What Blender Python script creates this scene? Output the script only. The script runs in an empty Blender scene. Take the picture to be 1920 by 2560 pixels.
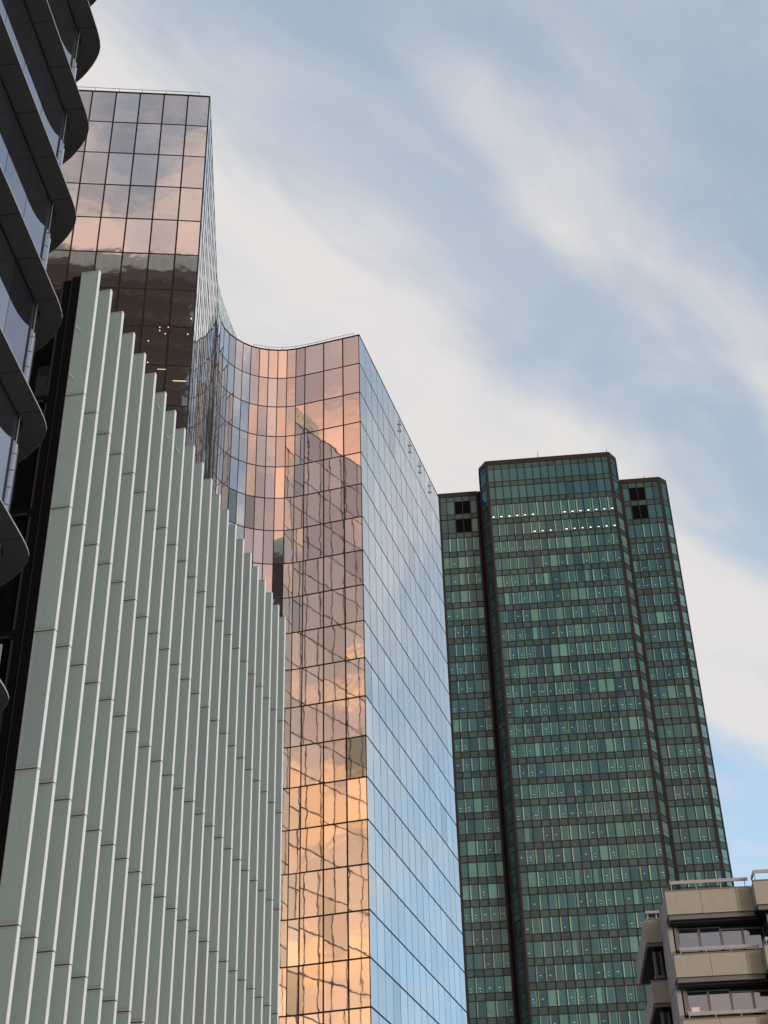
import bpy, math, random
from mathutils import Vector, Matrix
R_ = math.radians
random.seed(7)
SC = bpy.context.scene
COL = SC.collection

# ------------------------------------------------------------------ camera
PITCH = R_(34.95); ROLL = math.atan2(148, 5155); FPX = 3605.0
F = Vector((0, math.cos(PITCH), math.sin(PITCH)))
U0 = Vector((0, -math.sin(PITCH), math.cos(PITCH)))
R0 = Vector((1, 0, 0))
cr, sr = math.cos(ROLL), math.sin(ROLL)
CX = R0 * cr - U0 * sr
CY = R0 * sr + U0 * cr
EYE = Vector((0, 0, 1.6))
cam = bpy.data.cameras.new('camera')
cam.sensor_fit = 'VERTICAL'; cam.sensor_height = 24.0
cam.lens = 24.0 * FPX / 2560.0
cam.clip_start = 0.1; cam.clip_end = 5000
co = bpy.data.objects.new('camera', cam); COL.objects.link(co)
co.matrix_world = Matrix(((CX.x, CY.x, -F.x, 0), (CX.y, CY.y, -F.y, 0), (CX.z, CY.z, -F.z, 1.6), (0, 0, 0, 1)))
SC.camera = co

# ------------------------------------------------------------------ light and sky
SUN_AZ, SUN_EL = 143.0, 6.0
SC.view_settings.view_transform = 'Standard'
SC.view_settings.look = 'None'
SC.view_settings.exposure = 1.6
SC.view_settings.gamma = 1.0
SC.view_settings.use_curve_mapping = False
world = bpy.data.worlds.new('World'); SC.world = world; world.use_nodes = True


class NT:
    """small helper to write node graphs"""
    def __init__(s, tree): s.t = tree; s.n = tree.nodes; s.l = tree.links

    def new(s, kind, **kw):
        n = s.n.new(kind)
        for k, v in kw.items(): setattr(n, k, v)
        return n

    def put(s, sock, v):
        if isinstance(v, bpy.types.NodeSocket): s.l.new(v, sock)
        else: sock.default_value = v

    def m(s, op, a, b=None, c=None, clamp=False):
        n = s.new('ShaderNodeMath', operation=op, use_clamp=clamp)
        s.put(n.inputs[0], a)
        if b is not None: s.put(n.inputs[1], b)
        if c is not None: s.put(n.inputs[2], c)
        return n.outputs[0]

    def xyz(s, x, y, z):
        n = s.new('ShaderNodeCombineXYZ')
        for i, v in enumerate((x, y, z)): s.put(n.inputs[i], v)
        return n.outputs[0]

    def sep(s, v):
        n = s.new('ShaderNodeSeparateXYZ'); s.put(n.inputs[0], v); return n.outputs

    def smooth(s, v, a, b, lo=0.0, hi=1.0):
        n = s.new('ShaderNodeMapRange', interpolation_type='SMOOTHSTEP')
        for i, x in enumerate((v, a, b, lo, hi)): s.put(n.inputs[i], x)
        return n.outputs[0]

    def noise(s, vec, scale, detail=4.0, rough=0.5, dist=0.0, w=None):
        n = s.new('ShaderNodeTexNoise', noise_dimensions='3D' if w is None else '4D')
        s.put(n.inputs['Vector'], vec)
        if w is not None: s.put(n.inputs['W'], w)
        n.inputs['Scale'].default_value = scale; n.inputs['Detail'].default_value = detail
        n.inputs['Roughness'].default_value = rough; n.inputs['Distortion'].default_value = dist
        return n.outputs[0]

    def mix(s, f, a, b, blend='MIX'):
        n = s.new('ShaderNodeMix', data_type='RGBA', blend_type=blend)
        s.put(n.inputs[0], f)
        for i, v in ((6, a), (7, b)):
            s.put(n.inputs[i], v if isinstance(v, bpy.types.NodeSocket) else (*v, 1.0))
        return n.outputs[2]


def build_sky():
    g = NT(world.node_tree)
    bg = g.n['Background']
    sky = g.new('ShaderNodeTexSky', sky_type='NISHITA', sun_disc=False)
    sky.sun_elevation = R_(SUN_EL); sky.sun_rotation = R_(SUN_AZ)
    sky.air_density = 1.0; sky.dust_density = 1.2; sky.ozone_density = 1.6
    tc = g.new('ShaderNodeTexCoord')
    d = g.sep(tc.outputs['Generated'])
    z = g.m('MAXIMUM', d[2], 0.09)
    u = g.m('DIVIDE', d[0], z); v = g.m('DIVIDE', d[1], z)
    s = g.m('ADD', g.m('MULTIPLY', u, 0.63), g.m('MULTIPLY', v, 0.78))
    t = g.m('SUBTRACT', g.m('MULTIPLY', u, 0.78), g.m('MULTIPLY', v, 0.63))
    # streaks of high cloud seen as a flat layer, long along s
    wob = g.noise(g.xyz(g.m('MULTIPLY', s, 1.9), g.m('MULTIPLY', t, 3.0), 0.0), 2.0, 4.0, 0.5)
    tt = g.m('ADD', t, g.m('MULTIPLY', g.m('SUBTRACT', wob, 0.5), 0.16))
    fib = g.noise(g.xyz(g.m('MULTIPLY', s, 1.25), g.m('MULTIPLY', t, 3.0), 3.1), 2.6, 8.0, 0.55, 0.5)

    def band(c, w):
        q = g.m('DIVIDE', g.m('SUBTRACT', tt, c), w)
        return g.m('POWER', 2.718, g.m('MULTIPLY', g.m('MULTIPLY', q, q), -1.0))
    b1 = g.m('MULTIPLY', band(-0.437, 0.056), g.m('MULTIPLY', g.smooth(s, 0.50, 0.72), g.smooth(s, 2.2, 1.5)))
    b2 = band(-0.695, 0.095)
    b3 = g.m('MULTIPLY', band(-0.84, 0.08), 0.85)
    b4 = g.m('MULTIPLY', band(-1.60, 0.30), 0.55)
    b5 = g.m('MULTIPLY', g.m('MULTIPLY', band(-0.15, 0.10), g.smooth(s, 1.02, 1.40)), 0.5)
    b4 = g.m('ADD', b4, b5)
    dens = g.m('ADD', g.m('ADD', g.m('MULTIPLY', b1, 0.62), b2), g.m('ADD', b3, b4))
    dens = g.m('ADD', dens, g.m('MULTIPLY', g.m('SUBTRACT', fib, 0.47), 1.4))
    front = g.smooth(dens, -0.15, 1.15)
    # broken evening clouds on the sunset side
    p = g.xyz(u, v, 0.0)
    big = g.noise(g.xyz(g.m('ADD', u, 0.15), v, 2.0), 2.1, 6.0, 0.52, 0.6)
    back = g.m('ADD', g.smooth(big, 0.475, 0.60), g.m('MULTIPLY', g.smooth(d[2], 0.55, 0.30), 0.55), clamp=True)
    isback = g.smooth(d[1], 0.25, -0.15)
    mask = g.m('ADD', g.m('MULTIPLY', front, g.m('SUBTRACT', 1.0, isback)), g.m('MULTIPLY', back, isback))
    # how near a direction lies to the sun's side of the sky
    hl = g.m('SQRT', g.m('ADD', g.m('MULTIPLY', d[0], d[0]), g.m('MULTIPLY', d[1], d[1])))
    ca = g.m('DIVIDE', g.m('ADD', g.m('MULTIPLY', d[0], math.sin(R_(SUN_AZ))), g.m('MULTIPLY', d[1], math.cos(R_(SUN_AZ)))), g.m('MAXIMUM', hl, 0.001))
    # the sunset's clouds spread from the sun towards the west
    cw = g.m('DIVIDE', g.m('ADD', g.m('MULTIPLY', d[0], math.sin(R_(186))), g.m('MULTIPLY', d[1], math.cos(R_(186)))), g.m('MAXIMUM', hl, 0.001))
    warm = g.m('MULTIPLY', g.smooth(cw, 0.32, 0.74), g.smooth(d[2], 0.78, 0.58))
    gold = g.m('MULTIPLY', g.smooth(ca, 0.84, 0.98), g.smooth(d[2], 0.70, 0.28))
    cc = g.mix(warm, (2.66, 2.54, 2.48), (4.4, 2.52, 1.85))
    cc = g.mix(gold, cc, (9.0, 4.9, 2.5))
    hz = g.smooth(d[2], 0.60, 0.22)
    base = g.mix(g.smooth(isback, 0.0, 1.0, 0.62, 0.35), sky.outputs[0], (1.72, 2.04, 2.44))
    base = g.mix(g.m('MULTIPLY', hz, g.m('SUBTRACT', 1.0, warm)), base, (1.55, 2.36, 3.15))
    base = g.mix(g.m('MULTIPLY', warm, 0.75), base, (2.55, 1.68, 1.42))
    col = g.mix(g.m('MULTIPLY', mask, 0.93), base, cc)
    g.l.new(col, bg.inputs[0])
    bg.inputs[1].default_value = 0.1


build_sky()
sun = bpy.data.lights.new('sun', 'SUN'); sun.energy = 0.5; sun.angle = R_(12); sun.color = (1.0, 0.94, 0.90)
so = bpy.data.objects.new('sun', sun); COL.objects.link(so)
sd = Vector((math.sin(R_(SUN_AZ)) * math.cos(R_(SUN_EL)), math.cos(R_(SUN_AZ)) * math.cos(R_(SUN_EL)), math.sin(R_(SUN_EL))))
so.rotation_euler = sd.to_track_quat('Z', 'Y').to_euler()
so.location = (0, -20, 60)


def proj(p):
    q = Vector(p) - EYE
    zz = q.dot(F)
    if zz <= 0.1: return None
    return (960 + q.dot(CX) / zz * FPX, 1280 - q.dot(CY) / zz * FPX)


# ------------------------------------------------------------------ materials
def mat(name):
    m = bpy.data.materials.new(name); m.use_nodes = True
    g = NT(m.node_tree)
    return m, g, g.n['Principled BSDF']


def plain(name, col, rough=0.6, metal=0.0, spec=0.5, var=0.06, scale=1.2, bump=0.0, bscale=30.0):
    m, g, b = mat(name)
    tc = g.new('ShaderNodeTexCoord')
    n1 = g.noise(tc.outputs['Object'], scale, 6.0, 0.6)
    k = g.m('ADD', 1.0, g.m('MULTIPLY', g.m('SUBTRACT', n1, 0.5), var * 4))
    c = g.mix(1.0, col, (1, 1, 1), 'MULTIPLY')
    mx = g.n[-1]; g.l.new(k, mx.inputs[7])
    sp_ = g.sep(tc.outputs['Object'])
    dirt = g.noise(g.xyz(g.m('MULTIPLY', sp_[0], 4.0), g.m('MULTIPLY', sp_[1], 4.0), g.m('MULTIPLY', sp_[2], 0.45)), 1.3, 5.0, 0.65)
    c = g.mix(g.smooth(dirt, 0.5, 0.8, 0.0, min(0.5, var * 5)), c, tuple(v * 0.55 for v in col))
    g.l.new(c, b.inputs['Base Color'])
    b.inputs['Roughness'].default_value = rough; b.inputs['Metallic'].default_value = metal
    b.inputs['Specular IOR Level'].default_value = spec
    if bump:
        bn = g.new('ShaderNodeBump'); bn.inputs['Strength'].default_value = 1.0; bn.inputs['Distance'].default_value = bump
        g.l.new(g.noise(tc.outputs['Object'], bscale, 3.0, 0.6), bn.inputs['Height'])
        g.l.new(bn.outputs[0], b.inputs['Normal'])
    return m


def mirror_glass(name, col, dark, wave, wscale, rough=0.02, tintvar=0.25, grade=None):
    """coated glass: metallic mirror whose panes bow slightly, each pane its own way ('rnd' attribute)"""
    m, g, b = mat(name)
    tc = g.new('ShaderNodeTexCoord')
    at = g.new('ShaderNodeAttribute', attribute_name='rnd')
    r = at.outputs['Fac']
    k = g.m('ADD', 1.0 - tintvar / 2, g.m('MULTIPLY', r, tintvar))
    c = g.mix(1.0, col, (1, 1, 1), 'MULTIPLY'); g.l.new(k, g.n[-1].inputs[7])
    odd = g.m('GREATER_THAN', g.m('FRACT', g.m('MULTIPLY', r, 37.7)), 0.982)
    c = g.mix(g.m('MULTIPLY', odd, 0.8), c, dark)
    grime = g.noise(tc.outputs['Object'], 0.9, 5.0, 0.6)
    c = g.mix(g.smooth(grime, 0.55, 0.9, 0.0, 0.25), c, dark)
    g.l.new(c, b.inputs['Base Color'])
    b.inputs['Metallic'].default_value = 0.94
    g.l.new(g.smooth(grime, 0.3, 0.8, rough, rough + 0.03), b.inputs['Roughness'])
    w = g.m('MULTIPLY', r, 91.0)
    n1 = g.noise(tc.outputs['Object'], wscale, 2.2, 0.42, 0.0, w)
    bn = g.new('ShaderNodeBump'); bn.inputs['Strength'].default_value = 1.0; bn.inputs['Distance'].default_value = wave
    g.l.new(n1, bn.inputs['Height']); g.l.new(bn.outputs[0], b.inputs['Normal'])
    return m


M = {}
M['tower_glass'] = mirror_glass('tower_glass', (0.69, 0.60, 0.55), (0.20, 0.24, 0.20), 0.0105, 0.55)
M['curve_glass'] = mirror_glass('curve_glass', (0.57, 0.57, 0.575), (0.20, 0.24, 0.20), 0.0070, 0.55, 0.02, 0.35)
M['side_glass'] = mirror_glass('side_glass', (0.66, 0.70, 0.71), (0.45, 0.50, 0.48), 0.0014, 0.40, 0.02, 0.20)
M['bronze_joint'] = plain('bronze_joint', (0.030, 0.017, 0.013), 0.6, 0.0, 0.2)
M['grey_joint'] = plain('grey_joint', (0.020, 0.028, 0.034), 0.6, 0.0, 0.2)
M['steel'] = plain('steel', (0.30, 0.31, 0.32), 0.4, 0.6)
M['roof_grey'] = plain('roof_grey', (0.12, 0.12, 0.12), 0.9)
M['frosted'] = None
M['fin_white'] = plain('fin_white', (0.82, 0.91, 0.91), 0.4, 0.0, 0.5, 0.05, 0.8)
M['fin_frame'] = plain('fin_frame', (0.26, 0.31, 0.32), 0.5, 0.0, 0.4, 0.03)
M['black_metal'] = plain('black_metal', (0.004, 0.004, 0.005), 0.5, 0.0, 0.12)
M['dark_metal'] = plain('dark_metal', (0.03, 0.03, 0.032), 0.45, 0.2)
M['soffit'] = plain('soffit', (0.120, 0.115, 0.100), 0.55, 0.0, 0.3, 0.05, 0.9)
M['slab_edge'] = plain('slab_edge', (0.10, 0.10, 0.09), 0.6)
M['lip'] = plain('lip', (0.42, 0.43, 0.41), 0.5, 0.0)
M['cream'] = plain('cream', (0.62, 0.58, 0.48), 0.6)
M['band_glass'] = mirror_glass('band_glass', (0.30, 0.335, 0.40), (0.2, 0.2, 0.28), 0.002, 0.8, 0.01, 0.2)
M['dark_glass'] = mirror_glass('dark_glass', (0.055, 0.075, 0.085), (0.03, 0.03, 0.04), 0.006, 0.9, 0.01, 0.5)
M['curtain'] = plain('curtain', (0.34, 0.34, 0.40), 0.8)
M['bronze'] = plain('bronze', (0.026, 0.021, 0.018), 0.6, 0.0, 0.15, 0.08)
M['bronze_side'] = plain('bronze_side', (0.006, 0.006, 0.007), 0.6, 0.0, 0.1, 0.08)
M['spandrel'] = None
M['louvre_black'] = plain('louvre_black', (0.004, 0.005, 0.006), 0.8, 0.0, 0.02)
M['beige'] = plain('beige', (0.335, 0.335, 0.275), 0.85, 0.0, 0.2, 0.05, 2.0, 0.002, 60)
M['beige_side'] = plain('beige_side', (0.33, 0.33, 0.32), 0.85, 0.0, 0.2, 0.06, 1.2, 0.002, 60)
M['grey_metal'] = plain('grey_metal', (0.13, 0.135, 0.135), 0.5, 0.2)
M['rail_grey'] = plain('rail_grey', (0.30, 0.33, 0.35), 0.45, 0.1)
M['window_glass'] = mirror_glass('window_glass', (0.19, 0.275, 0.37), (0.25, 0.25, 0.25), 0.012, 0.7, 0.02, 0.2)
M['paper'] = plain('paper', (0.75, 0.75, 0.72), 0.8)
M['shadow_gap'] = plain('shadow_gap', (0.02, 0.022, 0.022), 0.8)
M['plaza'] = plain('plaza', (0.30, 0.29, 0.28), 0.9, 0.0, 0.2, 0.1, 0.4)


def frosted():
    m, g, b = mat('frosted_glass')
    tc = g.new('ShaderNodeTexCoord'); oi = g.new('ShaderNodeObjectInfo')
    vec = g.new('ShaderNodeVectorMath', operation='ADD')
    g.l.new(tc.outputs['Object'], vec.inputs[0])
    g.l.new(g.xyz(g.m('MULTIPLY', oi.outputs['Random'], 40.0), 0.0, 0.0), vec.inputs[1])
    n = g.noise(vec.outputs[0], 0.55, 3.0, 0.5)
    c = g.mix(g.smooth(n, 0.3, 0.7), (0.240, 0.360, 0.358), (0.268, 0.352, 0.348))
    c = g.mix(g.m('MULTIPLY', oi.outputs['Random'], 0.30), c, (0.225, 0.295, 0.325))
    sx = g.sep(vec.outputs[0])
    st = g.noise(g.xyz(g.m('MULTIPLY', sx[0], 26.0), sx[1], g.m('MULTIPLY', sx[2], 0.7)), 1.0, 4.0, 0.6)
    c = g.mix(g.smooth(st, 0.50, 0.78, 0.0, 0.22), c, (0.13, 0.17, 0.16))
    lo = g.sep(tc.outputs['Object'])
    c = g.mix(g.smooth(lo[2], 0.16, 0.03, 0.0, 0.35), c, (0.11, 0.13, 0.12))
    c = g.mix(g.m('MULTIPLY', g.m('GREATER_THAN', oi.outputs['Random'], 0.86), 0.35), c, (0.19, 0.235, 0.265))
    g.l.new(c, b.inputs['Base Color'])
    b.inputs['Roughness'].default_value = 0.33
    b.inputs['Specular IOR Level'].default_value = 0.45
    return m


def green_pane(name, base, refl, strip=False):
    """tinted office glass: body colour seen through it plus a teal reflection; noise lightens its tone in patches"""
    m, g, b = mat(name)
    out = g.n['Material Output']
    tc = g.new('ShaderNodeTexCoord')
    at = g.new('ShaderNodeAttribute', attribute_name='rnd')
    r = at.outputs['Fac']
    k = g.m('ADD', 0.70, g.m('MULTIPLY', r, 0.6))
    c = g.mix(1.0, base, (1, 1, 1), 'MULTIPLY'); g.l.new(k, g.n[-1].inputs[7])
    n = g.noise(tc.outputs['Object'], 0.8, 4.0, 0.6)
    c = g.mix(g.smooth(n, 0.35, 0.75, 0.0, 0.35), c, (base[0] * 1.9, base[1] * 1.5, base[2] * 1.25))
    g.l.new(c, b.inputs['Base Color']); b.inputs['Roughness'].default_value = 0.5
    b.inputs['Specular IOR Level'].default_value = 0.0
    gl = g.new('ShaderNodeBsdfGlossy'); gl.inputs['Roughness'].default_value = 0.04
    gl.inputs['Color'].default_value = (*refl, 1)
    bn = g.new('ShaderNodeBump'); bn.inputs['Distance'].default_value = 0.012
    g.l.new(g.noise(tc.outputs['Object'], 0.5, 1.5, 0.4, 0.0, g.m('MULTIPLY', r, 70.0)), bn.inputs['Height'])
    g.l.new(bn.outputs[0], gl.inputs['Normal'])
    mx = g.new('ShaderNodeMixShader')
    lw = g.new('ShaderNodeLayerWeight'); lw.inputs['Blend'].default_value = 0.25
    g.l.new(g.m('ADD', 0.13, g.m('MULTIPLY', lw.outputs['Fresnel'], 0.8), clamp=True), mx.inputs[0])
    g.l.new(b.outputs[0], mx.inputs[1]); g.l.new(gl.outputs[0], mx.inputs[2])
    g.l.new(mx.outputs[0], out.inputs['Surface'])
    return m


def glow(name, col, s):
    m, g, b = mat(name)
    b.inputs['Base Color'].default_value = (*col, 1)
    b.inputs['Emission Color'].default_value = (*col, 1); b.inputs['Emission Strength'].default_value = s
    return m


def screen_glass():
    m, g, b = mat('printed_screen_glass')
    out = g.n['Material Output']
    tc = g.new('ShaderNodeTexCoord')
    n = g.noise(tc.outputs['Object'], 1.1, 6.0, 0.65, 1.6)
    c = g.mix(g.smooth(n, 0.45, 0.62), (0.62, 0.72, 0.68), (0.22, 0.32, 0.27))
    g.l.new(c, b.inputs['Base Color']); b.inputs['Roughness'].default_value = 0.2
    tr = g.new('ShaderNodeBsdfTransparent'); tr.inputs[0].default_value = (0.86, 0.93, 0.90, 1)
    mx = g.new('ShaderNodeMixShader')
    g.l.new(g.smooth(n, 0.42, 0.66, 0.25, 0.62), mx.inputs[0])
    g.l.new(tr.outputs[0], mx.inputs[1]); g.l.new(b.outputs[0], mx.inputs[2])
    g.l.new(mx.outputs[0], out.inputs['Surface'])
    return m


M['frosted'] = frosted()
M['pane_teal'] = green_pane('pane_teal', (0.019, 0.074, 0.090), (0.28, 0.58, 0.66))
M['pane_side'] = green_pane('pane_side', (0.022, 0.050, 0.050), (0.45, 0.62, 0.62))
M['pane_skylit'] = green_pane('pane_skylit', (0.09, 0.18, 0.19), (0.60, 0.85, 0.88))  # right-hand chamfers: sky reflection painted in as a paler base colour
M['pane_blind'] = green_pane('pane_blind', (0.075, 0.205, 0.190), (0.30, 0.60, 0.60))
M['pane_curtain'] = green_pane('pane_curtain', (0.21, 0.36, 0.29), (0.4, 0.65, 0.62))
M['pane_deep'] = green_pane('pane_deep', (0.012, 0.048, 0.072), (0.26, 0.52, 0.64))
M['spandrel'] = green_pane('spandrel_glass', (0.038, 0.076, 0.080), (0.12, 0.22, 0.23))
M['lamp'] = glow('ceiling_lamp', (1.0, 0.97, 0.85), 0.55)
M['lamp_dim'] = glow('ceiling_lamp_dim', (0.45, 0.66, 0.62), 0.10)
M['lamp_warm'] = glow('warm_lamp', (1.0, 0.78, 0.45), 0.35)
M['lamp_strip'] = glow('strip_lamp', (0.9, 0.75, 0.55), 0.13)
M['screen'] = screen_glass()


# ------------------------------------------------------------------ mesh helpers
class MB:
    def __init__(s, mats, org=(0, 0, 0)):
        s.v = []; s.f = []; s.mi = []; s.r = []; s.mats = mats if isinstance(mats, (list, tuple)) else [mats]
        s.o = Vector(org)

    def hexa(s, c, mi=0, r=0.5, mis=None):
        """c: 8 corners, bottom loop then top loop (counter-clockwise seen from above)"""
        b = len(s.v)
        s.v += [tuple(Vector(p) - s.o) for p in c]
        fs = [(3, 2, 1, 0), (4, 5, 6, 7), (0, 1, 5, 4), (1, 2, 6, 5), (2, 3, 7, 6), (3, 0, 4, 7)]
        for i, f in enumerate(fs):
            s.f.append(tuple(b + j for j in f)); s.mi.append(mis[i] if mis else mi); s.r.append(r)

    def obox(s, p, d, n, l, t, z0, z1, mi=0, r=0.5):
        """box standing on the plan: start p, along d for l, thickness t towards n"""
        p = Vector((p[0], p[1])); d = Vector(d); n = Vector(n)
        a = p; b_ = p + d * l; c = p + d * l + n * t; e = p + n * t
        q = [a, b_, c, e]
        if d.x * n.y - d.y * n.x < 0: q = [a, e, c, b_]
        s.hexa([(k.x, k.y, z0) for k in q] + [(k.x, k.y, z1) for k in q], mi, r)

    def prism(s, poly, z0, z1, mi=0, r=0.5, smi=None):
        """poly counter-clockwise"""
        b = len(s.v); n = len(poly)
        s.v += [tuple(Vector((x, y, z0)) - s.o) for x, y in poly] + [tuple(Vector((x, y, z1)) - s.o) for x, y in poly]
        s.f.append(tuple(b + i for i in reversed(range(n)))); s.mi.append(mi); s.r.append(r)
        s.f.append(tuple(b + n + i for i in range(n))); s.mi.append(mi); s.r.append(r)
        for i in range(n):
            j = (i + 1) % n
            s.f.append((b + i, b + j, b + n + j, b + n + i)); s.mi.append(mi if smi is None else smi); s.r.append(r)

    def tube(s, p, q, w, mi=0):
        p = Vector(p); q = Vector(q); a = (q - p).normalized()
        h = Vector((0, 0, 1)) if abs(a.z) < 0.9 else Vector((1, 0, 0))
        x = a.cross(h).normalized() * w; y = a.cross(x).normalized() * w
        b = len(s.v); n = 6
        for e in (p, q):
            for i in range(n):
                an = 2 * math.pi * i / n
                s.v.append(tuple(e + x * math.cos(an) + y * math.sin(an) - s.o))
        for i in range(n):
            j = (i + 1) % n
            s.f.append((b + i, b + j, b + n + j, b + n + i)); s.mi.append(mi); s.r.append(0.5)
        s.f.append(tuple(b + i for i in reversed(range(n)))); s.mi.append(mi); s.r.append(0.5)
        s.f.append(tuple(b + n + i for i in range(n))); s.mi.append(mi); s.r.append(0.5)

    def mesh(s, name):
        me = bpy.data.meshes.new(name)
        me.from_pydata(s.v, [], s.f)
        for m in s.mats: me.materials.append(m)
        me.polygons.foreach_set('material_index', s.mi)
        a = me.attributes.new('rnd', 'FLOAT', 'FACE'); a.data.foreach_set('value', s.r)
        me.update()
        return me

    def build(s, name, parent=None, kind=None):
        o = bpy.data.objects.new(name, s.mesh(name)); COL.objects.link(o)
        if parent is not None: o.parent = parent
        if kind: o['kind'] = kind
        return o


def thing(name, label, cat, loc):
    o = bpy.data.objects.new(name, None); COL.objects.link(o); o.location = loc
    o['label'] = label; o['category'] = cat; o.empty_display_size = 2
    return o


def unit(ax, ay):
    l = math.hypot(ax, ay); return (ax / l, ay / l)


def lerp(a, b, t): return a + (b - a) * t


# pieces of one kind on one thing: the 300 that show largest become parts, the rest one joined part
def parts_by_size(pieces, name, mats, root, org, limit=300, extra=None):
    """pieces: list of (size, fn) with fn(MB) adding the piece"""
    pieces.sort(key=lambda q: -q[0])
    for i, (sz, fn) in enumerate(pieces[:limit]):
        b = MB(mats, org); fn(b); b.build(name, root)
    if len(pieces) > limit:
        b = MB(mats, org)
        for sz, fn in pieces[limit:]: fn(b)
        b.build(name + 's_rest', root, 'stuff')


def quad_size(cs, facing=True):
    ps = [proj(c) for c in cs]
    if any(p is None for p in ps): return 0
    cx = sum(p[0] for p in ps) / len(ps); cy = sum(p[1] for p in ps) / len(ps)
    if not (-30 < cx < 1950 and -30 < cy < 2590): return 0
    a = 0
    for i in range(len(ps)):
        j = (i + 1) % len(ps); a += ps[i][0] * ps[j][1] - ps[j][0] * ps[i][1]
    return abs(a) / 2


# ------------------------------------------------------------------ ground
gr = MB(M['plaza'])
gr.prism([(-1500, -1500), (1500, -1500), (1500, 1500), (-1500, 1500)], -0.5, 0.0)
go = gr.build('ground'); go['kind'] = 'structure'


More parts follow.
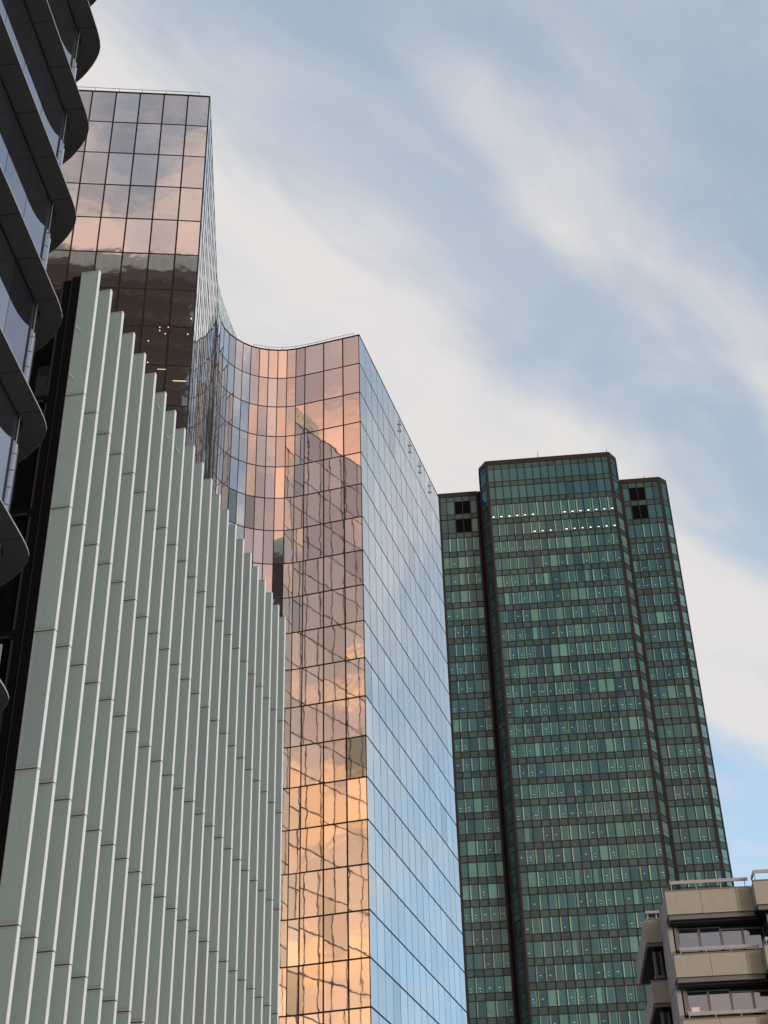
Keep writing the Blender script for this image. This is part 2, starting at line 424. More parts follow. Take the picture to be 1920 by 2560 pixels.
# ------------------------------------------------------------------ mirrored glass tower
def glass_tower():
    ORG = (-2.0, 109.5, 0)
    root = thing('glass_tower', 'copper and blue mirrored glass office tower with concave curved front', 'office tower', ORG)
    H, FL, NR = 100.0, 3.72, 26
    cols = []      # (p0, p1, zone)
    # front block, left part, going right
    A = (-13.62, 79.18)
    fm = [(-35.1, 77.0), (-33.13, 77.22), (-31.17, 77.43), (-29.2, 77.64), (-27.23, 77.84), (-25.27, 78.04), (-23.31, 78.24), (-21.35, 78.42), (-19.38, 78.60), (-17.40, 78.78), (-15.43, 78.97), A]
    for a, b in zip(fm, fm[1:]): cols.append((a, b, 'front'))
    # long side wall running away from the corner
    W1 = (-15.70, 103.8)
    n = 12
    for i in range(n):
        cols.append(((lerp(A[0], W1[0], i / n), lerp(A[1], W1[1], i / n)), (lerp(A[0], W1[0], (i + 1) / n), lerp(A[1], W1[1], (i + 1) / n)), 'side'))
    # concave sweep
    cv = [W1, (-15.78, 104.8), (-15.80, 105.8), (-15.72, 106.8), (-15.48, 107.78), (-15.07, 108.68), (-14.48, 109.45), (-13.80, 110.12), (-13.04, 110.66), (-12.20, 111.04), (-11.30, 111.28), (-10.36, 111.41), (-9.42, 111.41), (-8.50, 111.28), (-7.57, 111.03)]
    for a, b in zip(cv, cv[1:]): cols.append((a, b, 'curve'))
    B = (-2.0, 109.42)
    fb = [(-7.57, 111.03), (-5.65, 110.475), (-3.70, 109.91), B]
    for a, b in zip(fb, fb[1:]): cols.append((a, b, 'flat'))
    # blue side
    d2 = (math.sin(R_(16.4)), math.cos(R_(16.4)))
    nb = 15
    st = [0.0] + [1.82 + 2.0 * i for i in range(nb)]
    for i in range(nb):
        cols.append(((B[0] + d2[0] * st[i], B[1] + d2[1] * st[i]), (B[0] + d2[0] * st[i + 1], B[1] + d2[1] * st[i + 1]), 'blue'))
    E_ = cols[-1][1]
    # solid body behind the panels
    line = [cols[0][0]] + [c[1] for c in cols]
    body = []
    for i, p in enumerate(line):
        pa = line[max(i - 1, 0)]; pb = line[min(i + 1, len(line) - 1)]
        d = unit(pb[0] - pa[0], pb[1] - pa[1])
        body.append((p[0] - d[1] * 0.10, p[1] + d[0] * 0.10))
    # sharp corners: put the corner of the body square inside
    poly = body + [(E_[0] - 12, E_[1] + 6), (-20, 142), (-35, 120)]
    bb = MB([M['bronze_joint'], M['roof_grey']], ORG)
    bb.prism(poly, 0.0, H - 0.12)
    core = bb.build('tower_body', root)
    # joints: bronze or grey bars standing between the panels, just behind the panel faces
    for zone, mt in (('front', 'bronze_joint'), ('side', 'grey_joint'), ('curve', 'bronze_joint'), ('flat', 'bronze_joint'), ('blue', 'grey_joint')):
        g = MB(M[mt], ORG)
        for (a, b, z) in cols:
            if z != zone: continue
            d = unit(b[0] - a[0], b[1] - a[1]); nn = (-d[1], d[0]); L = math.hypot(b[0] - a[0], b[1] - a[1])
            p = (a[0] + nn[0] * 0.035, a[1] + nn[1] * 0.035)
            for k in range(NR + 1):
                zt = H - FL * k
                g.obox(p, d, nn, L, 0.06, max(zt - 0.06, 0.01), zt + 0.05)
            g.obox((a[0] + nn[0] * 0.045 - d[0] * .02, a[1] + nn[1] * 0.045 - d[1] * .02), d, nn, 0.04, 0.05, 0.01, H - 0.01)
        if zone in ('side', 'curve'):
            for (a, b, z) in cols:
                if z != zone or (zone == 'curve' and a[1] > 109.5): continue
                d = unit(b[0] - a[0], b[1] - a[1]); nn = (-d[1], d[0]); L = math.hypot(b[0] - a[0], b[1] - a[1])
                w = 0.022 if zone == 'side' else 0.015
                g.obox((a[0] - nn[0] * w, a[1] - nn[1] * w), d, nn, 0.045, w + .04, 0.01, H - 0.02)
                if zone == 'side':
                    for k in range(NR): g.obox((a[0] + d[0] * .047 - nn[0] * .012, a[1] + d[1] * .047 - nn[1] * .012), d, nn, L - .049, .04, H - FL * (k + 1) - .05, H - FL * (k + 1) + .05)
        g.build('joint_grid', root, 'stuff')
    gap = {'front': (0.062, 0.066), 'side': (0.085, 0.075), 'curve': (0.045, 0.062), 'flat': (0.066, 0.072), 'blue': (0.042, 0.085)}
    pieces = []
    rnd = random.Random(21)
    for (a, b, z) in cols:
        d = unit(b[0] - a[0], b[1] - a[1]); out = Vector((d[1], -d[0], 0)); L = math.hypot(b[0] - a[0], b[1] - a[1])
        gx, gz = gap[z]
        tilt = {'front': 0.0035, 'side': 0.002, 'curve': 0.006, 'flat': 0.0035, 'blue': 0.0022}[z]
        for k in range(NR):
            z1 = H - FL * k - gz; z0 = H - FL * (k + 1) + gz
            p0 = Vector((a[0] + d[0] * gx, a[1] + d[1] * gx, 0)); p1 = Vector((b[0] - d[0] * gx, b[1] - d[1] * gx, 0))
            ta = rnd.gauss(0, tilt) * L; tb = rnd.gauss(0, tilt) * FL * 0.7; rv = rnd.random()
            tp = [max(-.03, min(.03, q)) for q in (-ta - tb, ta - tb, ta + tb, -ta + tb)]
            fr = [p0 + Vector((0, 0, z0)) + out * tp[0] / 2, p1 + Vector((0, 0, z0)) + out * tp[1] / 2,
                  p1 + Vector((0, 0, z1)) + out * tp[2] / 2, p0 + Vector((0, 0, z1)) + out * tp[3] / 2]
            bk = [p0 - out * .08, p1 - out * .08]
            cs = [fr[0], fr[1], bk[1] + Vector((0, 0, z0)), bk[0] + Vector((0, 0, z0)), fr[3], fr[2], bk[1] + Vector((0, 0, z1)), bk[0] + Vector((0, 0, z1))]
            size = quad_size(fr)
            mid = (fr[0] + fr[2]) / 2
            if (mid - EYE).dot(out) > 0: size = 0
            if z in ('front', 'side') and mid.z < 62: size = 0
            if z == 'curve' and mid.z < 62 + (mid.x + 16) * 0.2: size = 0
            pieces.append((size, (lambda mb, cs=cs, rv=rv, mi=(1 if z in ('blue', 'side') or (z == 'curve' and a[1] < 108) else (2 if z == 'curve' and k != 0 and rnd.random() < .8 else 0)): mb.hexa([tuple(c) for c in cs], mi, rv))))
    parts_by_size(pieces, 'glass_panel', [M['tower_glass'], M['side_glass'], M['curve_glass']], root, ORG)
    # roof edge: thin coping
    cp = MB(M['bronze_joint'], ORG)
    for (a, b, z) in cols:
        d = unit(b[0] - a[0], b[1] - a[1]); nn = (-d[1], d[0]); L = math.hypot(b[0] - a[0], b[1] - a[1])
        cp.obox((a[0] - nn[0] * 0.02, a[1] - nn[1] * 0.02), d, nn, L, 0.35, H + 0.052, H + 0.13)
    cp.build('coping', root)
    # guard rails set back from the edge
    def rail(path, h, name='guard_rail'):
        r = MB(M['steel'], ORG)
        for a, b in zip(path, path[1:]):
            r.tube((a[0], a[1], H + h), (b[0], b[1], H + h), 0.025)
            r.tube((a[0], a[1], H + h * 0.55), (b[0], b[1], H + h * 0.55), 0.016)
        for a in path: r.tube((a[0], a[1], H + 0.06), (a[0], a[1], H + h), 0.022)
        r.build(name, root)
    rail([(-33, 77.9), (-27.2, 78.5), (-23.3, 78.88), (-21.3, 79.07), (-19.4, 79.25), (-17.4, 79.44), (-15.4, 79.62), (-14.6, 79.7)], 1.28)
    rail([(-12.9, 111.5), (-11.4, 112.0), (-10.0, 112.15), (-8.6, 112.0), (-7.3, 111.72), (-5.5, 111.15), (-3.6, 110.55), (-2.6, 110.28)], 1.05)
    # printed glass screen on the roof
    sp = [(-15.97, 103.8), (-15.93, 105.3), (-15.74, 107.8), (-15.46, 109.9), (-15.16, 111.7), (-14.90, 113.1)]
    off = [(-16.6, 96.0), (-16.45, 100.0)] + sp
    for a, b in zip(off, off[1:]):
        d = unit(b[0] - a[0], b[1] - a[1]); nn = (-d[1], d[0]); L = math.hypot(b[0] - a[0], b[1] - a[1])
        q = MB(M['screen'], ORG); q.obox((a[0] + d[0] * .01, a[1] + d[1] * .01), d, nn, L - .02, 0.025, H + 0.14, 103.6)
        q.build('screen_pane', root)
    # ceiling lights seen through the lower panes of the front block
    dA = unit(A[0] + 25.27, A[1] - 78.04)
    def lit(s_, zz, w_, h_, m_):
        q = MB(M[m_], ORG); q.obox((A[0] - dA[0] * s_ + dA[1] * .045, A[1] - dA[1] * s_ - dA[0] * .045), dA, (-dA[1], dA[0]), w_, .02, zz, zz + h_); q.build('ceiling_light', root)
    for s_, zz in ((2.53, 73.86), (1.91, 73.89), (2.51, 73.53), (2.09, 73.24), (3.27, 72.5), (3.17, 70.43), (.29, 74.84), (.46, 73.3)): lit(s_, zz, .07, .08, 'lamp_warm')
    for s_, zz, w_ in ((2.41, 69.83, .60), (1.25, 68.80, .98), (2.30, 66.4, .5)): lit(s_, zz, w_, .06, 'lamp_strip')
    # restraint pins on the blue side
    for c in (7, 9, 11, 13):
        s_ = st[c]; bx = B[0] + d2[0] * s_; by = B[1] + d2[1] * s_
        ox, oy = d2[1], -d2[0]
        q = MB(M['dark_metal'], ORG)
        q.tube((bx + ox * .08, by + oy * .08, H - 0.5), (bx + ox * .08, by + oy * .08, H - 2.3), 0.02)
        for dz in (1.15, 2.05):
            q.tube((bx + ox * .14 - d2[0] * .26, by + oy * .14 - d2[1] * .26, H - dz), (bx + ox * .14 + d2[0] * .26, by + oy * .14 + d2[1] * .26, H - dz), 0.03)
            q.tube((bx, by, H - dz), (bx + ox * .2, by + oy * .2, H - dz), 0.035)
        q.build('restraint_pin', root)


glass_tower()


# ------------------------------------------------------------------ frosted fin building
def fin_building():
    P1 = (-7.74, 28.985)
    ORG = (-8.0, 29.0, 0)
    root = thing('fin_building', 'low building clad in stepped pale green frosted glass fins with white edges', 'office building', ORG)
    dv = (0.985, -0.172); nb = (0.172, 0.985)       # along the fin towards its right edge, and away from the street
    W, T = 0.52, 0.12
    pts = [P1, (-7.55, 29.76)]
    for i in range(20):
        pts.append((lerp(-7.55, -3.95, (i + 1) / 20), lerp(29.76, 48.06, (i + 1) / 20)))
    zs = [30.4, 25.92, 22.30, 18.79, 15.29, 11.79, 8.28, 4.78, 1.28]
    # shared meshes: frame and pane for each height of panel
    meshes = {}
    def fin_meshes(h):
        k = round(h, 2)
        if k not in meshes:
            f = MB([M['fin_frame'], M['fin_white']])
            g0 = 0.015
            # frame members (right edge at the origin, z from 0 up)
            def bx(x0, x1, y0, y1, z0, z1, mi):
                f.hexa([(x0, y0, z0), (x1, y0, z0), (x1, y1, z0), (x0, y1, z0), (x0, y0, z1), (x1, y0, z1), (x1, y1, z1), (x0, y1, z1)], mi)
            bx(-W, -W + 0.035, 0, T, g0, h - g0, 0)
            bx(-0.022, 0, 0, T, g0, h - g0, 1)
            bx(-W + 0.035, -0.022, 0.004, T - .004, g0, g0 + 0.035, 0)
            bx(-W + 0.035, -0.022, 0.004, T - .004, h - g0 - 0.035, h - g0, 0)
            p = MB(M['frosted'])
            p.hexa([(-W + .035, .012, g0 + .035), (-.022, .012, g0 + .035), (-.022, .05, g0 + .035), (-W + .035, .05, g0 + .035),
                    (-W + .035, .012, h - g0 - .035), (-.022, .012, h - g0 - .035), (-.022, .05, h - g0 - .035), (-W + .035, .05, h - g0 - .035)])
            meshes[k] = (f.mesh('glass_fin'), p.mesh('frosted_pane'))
        return meshes[k]
    ang = math.atan2(dv[1], dv[0])
    for i, p in enumerate(pts):
        for z1, z0 in zip(zs, zs[1:]):
            fm, pm = fin_meshes(z1 - z0)
            o = bpy.data.objects.new('glass_fin', fm); COL.objects.link(o); o.parent = root
            o.location = (p[0] - ORG[0], p[1] - ORG[1], z0); o.rotation_euler = (0, 0, ang)
            q = bpy.data.objects.new('frosted_pane', pm); COL.objects.link(q); q.parent = o
    # core behind the fins
    c = MB(M['dark_metal'], ORG)
    c.prism([(-8.35, 29.35), (-8.22, 29.38), (-4.55, 48.3), (-9, 50.0), (-16, 49), (-18, 31.3)], 0, 29.6)
    c.build('building_core', root)
    # small slanting white rods just in front of some of the fins
    for (ix, zz, off) in ((0, 28.25, 0.0), (0, 26.55, 0.0), (6, 29.75, .28), (7, 29.3, .28), (8, 29.5, .26)):
        p = pts[ix]
        w = 0.17 if ix == 0 else 0.10
        x0 = -0.48 + off
        a = (p[0] + dv[0] * x0 - nb[0] * .03, p[1] + dv[1] * x0 - nb[1] * .03, zz + .1)
        b = (p[0] + dv[0] * (x0 + w) - nb[0] * .05, p[1] + dv[1] * (x0 + w) - nb[1] * .05, zz - .10)
        r = MB(M['fin_white'], ORG); r.tube(a, b, 0.007); r.build('slant_rod', root)
    # black glazed end
    L0 = (P1[0] - dv[0] * (W + .01), P1[1] - dv[1] * (W + .01))
    def at(s, back=0.0): return (L0[0] - dv[0] * s + nb[0] * back, L0[1] - dv[1] * s + nb[1] * back)
    ZT = 30.25
    pr = MB([M['black_metal'], M['dark_metal']], ORG)
    pr.obox(at(0.24), dv, nb, 0.235, 0.4, 0, ZT, 0)
    pr.obox(at(0.50, .05), dv, nb, 0.255, 0.4, 0, ZT - .05, 0)
    pr.obox(at(0.262, .0), dv, nb, 0.02, 0.06, 0, ZT, 1)
    pr.build('black_pier', root)
    s = 0.50
    bay = 0.62
    rr = random.Random(5)
    for bi in range(7):
        s0 = s + bi * bay
        m = MB([M['dark_metal']], ORG); m.obox(at(s0 + .05, .02), dv, nb, 0.045, 0.2, 0, ZT - .1); m.build('mullion', root)
        for z1, z0 in zip([ZT - .1] + zs[1:], zs[1:]):
            g = MB(M['dark_glass'], ORG); r = rr.random()
            g.obox(at(s0 + bay - .01, .10), dv, nb, bay - .06, 0.04, z0 + .16, z1 - .16, 0, r)
            g.build('dark_pane', root)
            if rr.random() < .5 and z1 < 27:
                g = MB(M['curtain'], ORG); g.obox(at(s0 + bay - .12, .085), dv, nb, .22, 0.012, z0 + .17, z1 - .17); g.build('curtain', root)
    for z in zs[1:]:
        m = MB([M['black_metal'], M['dark_metal']], ORG)
        m.obox(at(s + 7 * bay, .0), dv, nb, 7 * bay, 0.22, z - .13, z + .13, 0)
        m.obox(at(s + 7 * bay, -.03), dv, nb, 7 * bay - .1, 0.025, z - .10, z - .05, 1)
        m.build('beam', root)
    # lit fittings seen in one bay
    for (sx, zz) in ((1.02, 24.9), (1.1, 24.35), (1.02, 24.34), (1.13, 23.9), (1.13, 23.72)):
        g = MB(M['lamp_warm'], ORG); g.obox(at(s + sx - .5 + .3, .075), dv, nb, .07, 0.01, zz, zz + .06); g.build('lamp', root)
    bk = MB(M['black_metal'], ORG); bk.obox(at(5.2, .5), dv, nb, 5.0, .1, 0, ZT - .2); bk.build('back_wall', root)


fin_building()


# ------------------------------------------------------------------ curved tower at the left edge
def curved_tower():
    ORG = (-9.0, 24.0, 0)
    root = thing('curved_tower', 'dark tower with projecting rounded floor slabs and bands of glass beside the camera', 'tower', ORG)
    sl = 0.094
    def line_x(y): return -7.79 - (25.5 - y) * sl
    arc = [(-7.79, 25.5), (-7.768, 25.8), (-7.765, 26.05), (-7.79, 26.28), (-7.86, 26.48), (-7.98, 26.69), (-8.13, 26.90), (-8.31, 27.11), (-8.51, 27.32), (-8.73, 27.50), (-9.0, 27.68), (-9.4, 27.86), (-9.9, 27.98), (-10.5, 28.04)]
    ys = [25.58 - 1.395 * k for k in range(0, 27)]          # soffit joints
    outer = [(line_x(y), y) for y in reversed(ys)] + arc[1:]
    # offset inwards
    def offset(path, t):
        o = []
        for i, p in enumerate(path):
            a = path[max(i - 1, 0)]; b = path[min(i + 1, len(path) - 1)]
            d = unit(b[0] - a[0], b[1] - a[1]); o.append((p[0] - d[1] * t, p[1] + d[0] * t))
        return o
    inner = offset(outer, 0.54)
    ns = len(ys)                   # number of straight vertices
    XB = -36.0
    z0 = 1.6 + 27.3 * 1.2816; st = 3.505
    ztop = 127.5
    k0 = int((z0 - 3) / st)
    floors = [z0 + st * k for k in range(-k0, int((ztop - z0) / st) + 1)]
    glp = offset(outer, 0.56)
    # the wall beyond the rounded corner sits further in
    for fi, z in enumerate(floors):
        vis = 8 < z < 42
        # slab core
        s = MB([M['slab_edge']], ORG)
        op = offset(outer, 0.012)
        s.prism(op + [(XB, 28.04), (XB, op[0][1])], z + 0.03, z + 0.065)
        oq = offset(outer, 0.16)
        s.prism(oq + [(XB, 27.88), (XB, oq[0][1])], z + 0.066, z + 0.30)
        so_ = s.build('floor_slab', root)
        if vis:
            l = MB([M['lip']], ORG)
            for a, b in zip(outer, outer[1:]):
                d = unit(b[0] - a[0], b[1] - a[1]); nn = (-d[1], d[0]); L = math.hypot(b[0] - a[0], b[1] - a[1])
                l.obox(a, d, nn, L, 0.011, z + 0.002, z + 0.045)
            l.build('edge_trim', so_)
        # soffit panels (not below the joint between slab and glass)
        if vis:
            for i in range(ns - 9, ns - 1):
                a, b = outer[i], outer[i + 1]; c, e = inner[i + 1], inner[i]
                g = 0.013
                q = MB([M['soffit']], ORG)
                a2 = (a[0] - .023, a[1] + g); b2 = (b[0] - .023, b[1] - g); c2 = (c[0], c[1] - g); e2 = (e[0], e[1] + g)
                q.prism([a2, b2, c2, e2], z, z + 0.028); q.build('soffit_panel', root)
            q = MB([M['soffit']], ORG)
            o2 = offset(outer, .023)[ns - 1:]; i2 = inner[ns - 1:]
            o2[0] = (o2[0][0], o2[0][1] + .01); i2[0] = (i2[0][0], i2[0][1] + .01)
            q.prism(o2 + list(reversed(i2)), z, z + 0.028); q.build('soffit_panel', root)
            q = MB([M['soffit']], ORG)
            q.prism([outer[0], (outer[ns - 9][0] - .03, outer[ns - 9][1] - .01), inner[ns - 9], (inner[0][0], outer[0][1])], z, z + .028); q.build('soffit_panel', root)
        else:
            q = MB([M['soffit']], ORG); o2 = offset(outer, .023)
            q.prism(o2 + list(reversed(inner)), z, z + 0.028); q.build('soffit', root)
        # glazing below this slab
        zb = z - st + 0.30
        if zb < 0: zb = 0.02
        if z - zb < 1: continue
        if vis:
            for i in range(ns - 9, ns - 1):
                a, b = glp[i], glp[i + 1]
                d = unit(b[0] - a[0], b[1] - a[1]); nn = (-d[1], d[0]); L = math.hypot(b[0] - a[0], b[1] - a[1])
                q = MB(M['band_glass'], ORG); q.obox((a[0] + d[0] * .012, a[1] + d[1] * .012), d, nn, L - .024, 0.03, zb, z, 0, random.random())
                q.build('window_pane', root)
            q = MB(M['band_glass'], ORG)
            cg = glp[ns - 1:]
            for a, b in zip(cg, cg[1:]):
                d = unit(b[0] - a[0], b[1] - a[1]); nn = (-d[1], d[0]); L = math.hypot(b[0] - a[0], b[1] - a[1])
                q.obox(a, d, nn, L, 0.03, zb, z, 0, 0.4)
            q.build('curved_pane', root)
            # corner post with its steel rod and clamps
            cx, cy = glp[ns - 1]
            q = MB([M['dark_metal'], M['steel']], ORG)
            q.obox((cx - .01, cy - .03), (0, 1), (1, 0), 0.05, 0.035, zb, z, 0)
            q.tube((cx + .055, cy + .10, zb), (cx + .055, cy + .10, z - .02), 0.011, 1)
            nt = 6
            for j in range(nt):
                zz = zb + .25 + j * (z - zb - .4) / nt
                q.tube((cx - .03, cy + .05, zz), (cx + .09, cy + .12, zz), 0.012, 0)
            q.build('corner_post', root)
            q = MB(M['cream'], ORG); q.obox((-8.98, 27.18), (-.94, .34), (.34, .94), 0.16, 0.12, zb, z); q.build('cream_post', root)
            a, b = glp[0], glp[ns - 9]
            d = unit(b[0] - a[0], b[1] - a[1]); nn = (-d[1], d[0]); L = math.hypot(b[0] - a[0], b[1] - a[1])
            q = MB(M['band_glass'], ORG); q.obox(a, d, nn, L - .02, .03, zb, z, 0, .3); q.build('window_pane', root)
        else:
            q = MB(M['band_glass'], ORG)
            a, b = glp[0], glp[ns - 1]
            d = unit(b[0] - a[0], b[1] - a[1]); nn = (-d[1], d[0]); L = math.hypot(b[0] - a[0], b[1] - a[1])
            q.obox(a, d, nn, L, .03, zb, z, 0, .3)
            cg = glp[ns - 1:]
            for a, b in zip(cg, cg[1:]):
                d = unit(b[0] - a[0], b[1] - a[1]); nn = (-d[1], d[0]); L = math.hypot(b[0] - a[0], b[1] - a[1])
                q.obox(a, d, nn, L, 0.03, zb, z, 0, 0.4)
            q.build('glazing', root)
    # dark body behind the glass
    c = MB([M['black_metal']], ORG)
    ins = offset(outer, 0.95)
    c.prism(ins[:ns] + [(-8.98, 26.4), (-9.4, 27.0), (-10.5, 27.3), (XB, 27.3), (XB, ins[0][1])], 0.0, ztop)
    c.build('tower_core', root)
    # pale panelled parapet at the top, seen only in reflections from here
    pz0, pz1 = ztop + 1.4, ztop + 4.0
    for x in range(0, 22):
        q = MB(M['cream'], ORG); q.obox((-10.6 - x * 1.15, 28.1 + 0.0), (-1, 0), (0, 1), 1.11, .1, pz0 - x * 0.02 + 0.3 * math.sin(x * .3), pz1 + 0.5 * math.sin(x * .35)); q.build('parapet_panel', root)
    q = MB(M['dark_metal'], ORG); q.prism([(-10.5, 20), (-10.5, 27.9), (XB, 27.9), (XB, 20)], ztop, ztop + 3.8); q.build('roof_room', root)


curved_tower()


# ------------------------------------------------------------------ green office tower
def green_tower():
    S = 1.165; C1 = (21.76, 244.77); ORG = (21.76, 244.77, 0)
    root = thing('green_tower', 'tall green tinted glass tower with bronze frames and two lower side wings', 'office tower', ORG)
    e = unit(0.9966, -0.0821); nin = (-e[1], e[0])
    def P(a, b): a *= S; b *= S; return (C1[0] + e[0] * a + nin[0] * b, C1[1] + e[1] * a + nin[1] * b)
    BAY = 22.27 / 16
    zf = [154.3, 150.4, 146.2, 142.55] + [142.55 - 3.535 * i for i in range(1, 40)]
    zf = [1.6 + (z - 1.6) * S for z in zf if z > 4]
    Z = lambda z: 1.6 + (z - 1.6) * S
    # solid bodies
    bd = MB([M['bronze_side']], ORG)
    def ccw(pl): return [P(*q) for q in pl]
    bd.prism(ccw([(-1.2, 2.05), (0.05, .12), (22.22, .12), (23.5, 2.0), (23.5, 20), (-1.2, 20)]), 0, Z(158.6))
    bd.prism(ccw([(-10.2, 5.4), (-9.0, 4.05), (-1.195, 4.05), (-1.195, 20), (-10.2, 20)]), 0, Z(155.0))
    bd.prism(ccw([(23.495, 3.95), (30.95, 3.95), (32.3, 5.3), (32.3, 20), (23.495, 20)]), 0, Z(155.0))
    bd.build('tower_body', root)
    win = []; spd = []
    rr = random.Random(11)
    MATS = [M['pane_teal'], M['pane_blind'], M['pane_curtain'], M['pane_deep'], M['pane_side'], M['lamp'], M['lamp_dim'], M['bronze'], M['louvre_black'], M['pane_skylit']]
    mull = []
    def face(p0, p1, nb, ztop, tag, zlist):
        d = unit(p1[0] - p0[0], p1[1] - p0[1]); nn = (-d[1], d[0]); out = (d[1], -d[0])
        L = math.hypot(p1[0] - p0[0], p1[1] - p0[1]); w = L / nb
        side = tag == 'chamfer'
        for i in range(nb):
            a = (p0[0] + d[0] * (w * i + .055), p0[1] + d[1] * (w * i + .055)); ww = w - .11
            for k, z in enumerate(zlist):
                zt = zlist[k - 1] - 1.42 if k else ztop - 2.39
                h = zt - z
                # spandrel panel below the window
                cs = [(a[0], a[1], z - 1.28), (a[0] + d[0] * ww, a[1] + d[1] * ww, z - 1.28), (a[0] + d[0] * ww, a[1] + d[1] * ww, z - .12), (a[0], a[1], z - .12)]
                def sp(mb, a=a, z=z, r=rr.random(), ww=ww): mb.obox((a[0] + nn[0] * .02, a[1] + nn[1] * .02), d, nn, ww, .08, z - 1.28, z - .12, 0, r)
                spd.append((quad_size(cs) * (2 if not side else 1), sp))
                kinds = rr.random(); r1 = rr.random()
                if tag == 'top': top = k < 2
                else: top = k < 2
                louv = tag in ('wingL', 'wingR') and k < 2 and i in ((2, 3) if tag == 'wingL' else (1, 2))
                lampk = None
                if tag == 'main':
                    if k == 2 and (i < 6 or i > 8): lampk = 5
                    elif k == 3 and (i in (5, 6, 7) or i > 8): lampk = 5
                    elif k > 3 and rr.random() < .55: lampk = 6
                elif not side and k > 2 and rr.random() < .5: lampk = 6
                def wn(mb, a=a, z=z, zt=zt, ww=ww, top=top, louv=louv, side=side, kinds=kinds, r1=r1, lampk=lampk, k=k, i=i):
                    p = (a[0] + nn[0] * .03, a[1] + nn[1] * .03)
                    def strip(x0, x1, mi, zz0=z, zz1=zt): mb.obox((p[0] + d[0] * x0, p[1] + d[1] * x0), d, nn, x1 - x0, .05, zz0, zz1, mi, r1)
                    if louv: strip(0, ww, 8); return
                    if top: strip(0, ww, 0 if r1 > .3 else 3); return
                    if side:
                        mid = z + (zt - z) * .36
                        cm = 9 if d[1] > 0.2 else 4; strip(0, ww, cm, z, mid - .05); strip(0, ww, 7, mid - .05, mid + .05); strip(0, ww, cm, mid + .05, zt); return
                    if kinds < .065: strip(0, ww, 1); return
                    if kinds < .085: strip(0, ww * .55, 1); strip(ww * .55, ww, 0); return
                    ls = (.23 if kinds < .40 else .17) if kinds < .78 else 0.0
                    rs = .27 if kinds > .34 and r1 > .35 and tag == 'main' else (.14 if kinds > .6 else 0)
                    if ls: strip(0, ls, 2)
                    base = 3 if r1 < .25 else 0
                    strip(ls, ww - rs, base)
                    if rs: strip(ww - rs, ww, 1)
                    if kinds > .95: strip(.12, .6, 1, z, z + .45) if False else None
                    if lampk is not None and ww > .9:
                        lw = (.30 + .16 * r1) if lampk == 5 else (.22 + .2 * kinds)
                        lz = z + (.42 if lampk == 5 else (zt - z) * (.38 + .1 * math.sin(k)))
                        mb.obox((p[0] + d[0] * (.5 * ww - lw / 2) - nn[0] * .012, p[1] + d[1] * (.5 * ww - lw / 2) - nn[1] * .012), d, nn, lw, .01, lz, lz + (.15 if lampk == 5 else .07), lampk)
                        if lampk == 6 and r1 > .4 and k > 8:
                            mb.obox((p[0] + d[0] * (.55 * ww - .12) - nn[0] * .012, p[1] + d[1] * (.55 * ww - .12) - nn[1] * .012), d, nn, .24, .01, lz - .55, lz - .5, lampk)
                cs = [(a[0], a[1], z), (a[0] + d[0] * ww, a[1] + d[1] * ww, z), (a[0] + d[0] * ww, a[1] + d[1] * ww, zt), (a[0], a[1], zt)]
                sz = quad_size(cs)
                if tag == 'wingL' and i == 0: sz *= .8
                win.append((sz, wn))
            # top spandrel above the first window
            zt = ztop - 2.39
            def sp(mb, a=a, r=rr.random(), ww=ww, zt=zt): mb.obox((a[0] + nn[0] * .02, a[1] + nn[1] * .02), d, nn, ww, .08, zt + .10, ztop - 1.1, 0, r)
            spd.append((1, sp))
        # mullions
        for i in range(nb + 1):
            wd = .165 if 0 < i < nb else (.42 if not side else .30)
            x = w * i - wd / 2
            if i == 0: x = -.02
            if i == nb: x = L - wd + .02
            q = MB(M['bronze'], ORG)
            q.obox((p0[0] + d[0] * x - nn[0] * .12, p0[1] + d[1] * x - nn[1] * .12), d, nn, wd, .22 if 0 < i < nb else .24, 0, ztop - 1.05)
            q.build('mullion', root)
        # transoms and crown
        q = MB(M['bronze'], ORG)
        for z in zlist:
            for zz, hh in ((z - .12, .12), (z - 1.42, .15)): q.obox((p0[0] - nn[0] * .05, p0[1] - nn[1] * .05), d, nn, L, .14, zz, zz + hh)
        q.obox((p0[0] - nn[0] * .012, p0[1] - nn[1] * .012), d, nn, L, .10, ztop - 2.38, ztop - 2.29)
        q.build('transom_grid', root, 'stuff')
        q = MB(M['bronze'], ORG)
        q.obox((p0[0] - nn[0] * .09, p0[1] - nn[1] * .09), d, nn, L, .6, ztop - 1.1, ztop)
        q.build('crown', root)
    face(P(0, 0), P(22.27, 0), 16, Z(159.0), 'main', zf)
    face(P(-1.30, 2.05), P(0, 0), 1, Z(159.0), 'chamfer', zf)
    face(P(22.27, 0), P(23.6, 2.0), 1, Z(159.0), 'chamfer', zf)
    zw = [z - 0.0 for z in zf if z < 999]
    zw = [Z(150.6), Z(146.55)] + [z for z in zf if z < Z(143.5)]
    face(P(-9.0, 3.95), P(-1.9, 3.95), 5, Z(155.35), 'wingL', zw)
    face(P(-10.25, 5.25), P(-9.0, 3.95), 1, Z(155.35), 'chamfer', zw)
    face(P(23.95, 3.85), P(31.05, 3.85), 5, Z(155.35), 'wingR', zw)
    face(P(31.05, 3.85), P(32.40, 5.2), 1, Z(155.35), 'chamfer', zw)
    q = MB(M['bronze'], ORG)
    for a_, h_ in ((9.6, 1.6), (22.0, 1.1), (28.5, .9)):
        p_ = P(a_, .4 if a_ < 23 else 4.3); zt_ = Z(159.0) if a_ < 23 else Z(155.35)
        q.tube((p_[0], p_[1], zt_), (p_[0], p_[1], zt_ + h_), .06)
    q.build('lightning_rods', root)
    # bronze fillers
    q = MB(M['bronze'], ORG)
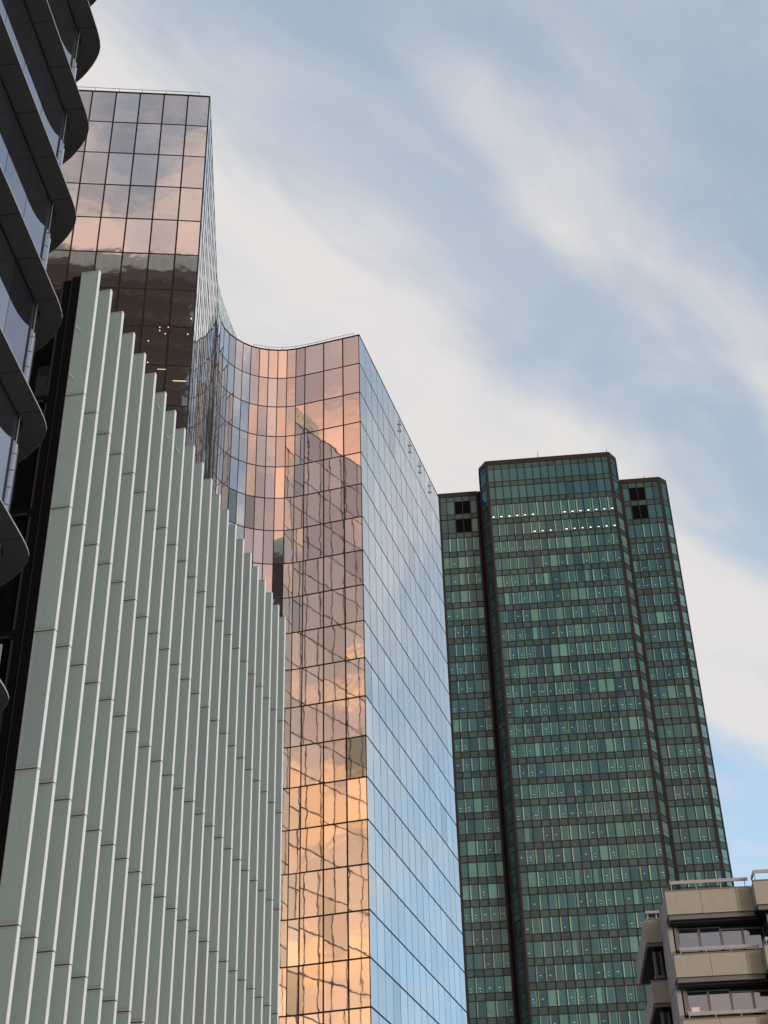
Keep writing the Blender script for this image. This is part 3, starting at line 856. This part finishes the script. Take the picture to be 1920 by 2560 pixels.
    q.prism([P(23.52, 1.95), P(23.66, 1.95), P(23.66, 3.84), P(23.9, 3.84), P(23.9, 3.96), P(23.52, 3.96)], 0, Z(155.3))
    q.build('side_wall', root)
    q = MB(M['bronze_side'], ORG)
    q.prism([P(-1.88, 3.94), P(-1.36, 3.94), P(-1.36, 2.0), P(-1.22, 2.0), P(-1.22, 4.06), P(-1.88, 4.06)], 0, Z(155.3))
    q.build('side_wall', root)
    parts_by_size(win, 'window', MATS, root, ORG)
    parts_by_size(spd, 'spandrel_panel', M['spandrel'], root, ORG)


green_tower()


# ------------------------------------------------------------------ beige apartment building
def beige_building():
    ORG = (14.0, 66.7, 0)
    root = thing('beige_building', 'beige panelled building with grey rails and recessed window bands', 'building', ORG)
    e = unit(0.9951, -0.0750); nn = (-e[1], e[0])
    M0 = (12.82, 66.78)
    def P(a, b): return (M0[0] + e[0] * a + nn[0] * b, M0[1] + e[1] * a + nn[1] * b)
    tops = [25.83, 22.80, 19.85, 16.9, 13.9, 11.0, 8.0, 5.0]
    rr = random.Random(3)
    def blk(name, mt, a0, a1, b0, b1, z0, z1, par=root, r=.5):
        q = MB(mt, ORG); q.obox(P(a0, b0), e, nn, a1 - a0, b1 - b0, z0, z1, 0, r); return q.build(name, par)
    for f, zt in enumerate(tops):
        bh = 1.17 if f == 0 else 1.08
        zb = zt - bh
        zn = tops[f + 1] if f + 1 < len(tops) else 1.0
        # main bay: band of panels, fascia, recessed windows
        xs = [0.0, 1.66, 3.32, 4.05]
        for x0, x1 in zip(xs, xs[1:]): blk('facade_panel', M['beige'], x0 + .008, x1 - .008, 0, .12, zb, zt - .05)
        blk('coping', M['grey_metal'], -.03, 4.05, -.03, .16, zt - .05, zt)
        blk('side_panel', M['beige_side'], 0.0, .12, .125, 3.9, zb, zt - .05)
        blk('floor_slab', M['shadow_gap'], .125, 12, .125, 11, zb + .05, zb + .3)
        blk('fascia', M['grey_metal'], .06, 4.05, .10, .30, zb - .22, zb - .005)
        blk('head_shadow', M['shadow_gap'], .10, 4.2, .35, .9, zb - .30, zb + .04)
        # windows, recessed 1.1 m
        wt = zb - .32; wb = zn + .42
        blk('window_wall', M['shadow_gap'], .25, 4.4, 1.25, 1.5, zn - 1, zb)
        blk('jamb', M['grey_metal'], .30, .46, 0.95, 1.24, wb, wt + .1)
        wx = [.46, 1.47, 2.48, 3.50, 4.50]
        for i, (x0, x1) in enumerate(zip(wx, wx[1:])):
            fr = MB(M['grey_metal'], ORG)
            t = .045 if i % 2 else .06
            top = wt - (0 if i < 2 else .12)
            fr.obox(P(x0 + .005, 1.10), e, nn, t, .1, wb, top); fr.obox(P(x1 - t - .005, 1.10), e, nn, t, .1, wb, top)
            fr.obox(P(x0 + t + .006, 1.10), e, nn, x1 - x0 - 2 * t - .012, .1, top - .06, top)
            fo = fr.build('window', root)
            g = MB(M['window_glass'], ORG); g.obox(P(x0 + t + .006, 1.14), e, nn, x1 - x0 - 2 * t - .012, .03, wb, top - .062, 0, rr.random()); g.build('pane', fo)
        blk('wall', M['beige_side'], 0.02, .24, 1.0, 4.0, zn - .04, zb + .0)
        # balcony rail over the band
        rl = MB(M['rail_grey'], ORG)
        rz = zt + (.32 if f else .50)
        x0 = .35
        rl.obox(P(x0, .35), e, nn, 3.68, .05, rz - .09, rz + .07)
        rl.obox(P(x0, .35), e, nn, .05, 2.2, rz + .072, rz + .13)
        for x in (x0 + .02, x0 + 1.2, x0 + 2.35, x0 + 3.5): rl.obox(P(x, .37), e, nn, .04, .04, zt - .3, rz - .09)
        rl.build('balcony_rail', root)
        # right bay stands forward
        blk('facade_panel', M['beige'], 4.06, 5.75, -.78, -.66, zb, zt - .05)
        blk('facade_panel', M['beige'], 5.766, 7.6, -.78, -.66, zb, zt - .05)
        blk('side_panel', M['beige'], 4.06, 4.18, -.655, .12, zb, zt - .05)
        blk('coping', M['grey_metal'], 4.03, 7.6, -.81, -.62, zt - .05, zt)
        blk('fascia', M['grey_metal'], 4.12, 7.6, -.68, -.50, zb - .22, zb - .005)
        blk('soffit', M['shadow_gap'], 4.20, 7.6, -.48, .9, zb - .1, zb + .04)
        rl = MB(M['rail_grey'], ORG)
        rl.obox(P(4.2, -.5), e, nn, 3.4, .05, rz - .07, rz + .09)
        rl.obox(P(4.2, -.45), e, nn, .05, .9, rz - .07, rz + .09)
        for x in (4.22, 4.95, 6.1): rl.obox(P(x, -.48), e, nn, .04, .04, zt - .3, rz - .07)
        rl.build('balcony_rail', root)
        fr = MB(M['rail_grey'], ORG); fr.obox(P(4.55, -.05), e, nn, .08, .1, wb, wt + .1); fr.obox(P(4.72, -.05), e, nn, .04, .1, wb, wt + .1)
        fo = fr.build('window', root)
        g = MB(M['window_glass'], ORG); g.obox(P(4.77, -.01), e, nn, 1.5, .03, wb, wt, 0, rr.random()); g.build('pane', fo)
        blk('wall', M['shadow_gap'], 4.5, 7.6, .15, 1.2, zn - .5, zb)
        # left bay set far back
        lx0, lx1, lb = -.78, .02, 3.9
        blk('facade_panel', M['beige'], lx0, lx1, lb, lb + .12, zb, zt - .05)
        blk('side_panel', M['beige_side'], lx0, lx0 + .12, lb + .125, lb + 7.1, zb, zt - .05)
        blk('coping', M['grey_metal'], lx0 - .03, lx1, lb - .03, lb + .15, zt - .05, zt)
        blk('fascia', M['grey_metal'], lx0 + .05, lx1, lb + .10, lb + .28, zb - .16, zb - .005)
        blk('floor_slab', M['shadow_gap'], lx0 + .125, .1, lb + .13, lb + 7.0, zb + .05, zb + .2)
        blk('wall', M['shadow_gap'], lx0 + .42, .1, lb + 1.0, lb + 1.3, zn - .4, zb)
        fr = MB(M['grey_metal'], ORG)
        fr.obox(P(lx0 + .30, lb + .55), e, nn, .12, .14, zn, zb - .3); fr.obox(P(lx0 + .62, lb + .55), e, nn, .08, .14, zn, zb - .3)
        fr.obox(P(lx0 + .25, lb + .45), e, nn, .5, .2, zn + .22, zn + .36)
        fo = fr.build('window', root)
        g = MB(M['dark_glass'], ORG); g.obox(P(lx0 + .42, lb + .6), e, nn, .2, .03, zn + .36, zb - .3, 0, rr.random()); g.build('pane', fo)
    # small roof unit on the left bay and a note stuck in a window
    q = MB([M['rail_grey']], ORG); q.obox(P(-.62, 4.1), e, nn, .7, .6, tops[0] + .35, tops[0] + .48); q.obox(P(-.55, 4.2), e, nn, .06, .3, tops[0], tops[0] + .35); q.obox(P(-.12, 4.2), e, nn, .06, .3, tops[0], tops[0] + .35); q.build('roof_bench', root)
    blk('notice', M['paper'], .62, .98, 1.125, 1.135, tops[2] + .42, tops[2] + .80)
    blk('building_core', M['shadow_gap'], .15, 12, 4.2, 11, 0, tops[0] - 1.0)


beige_building()
bpy.context.view_layer.update()
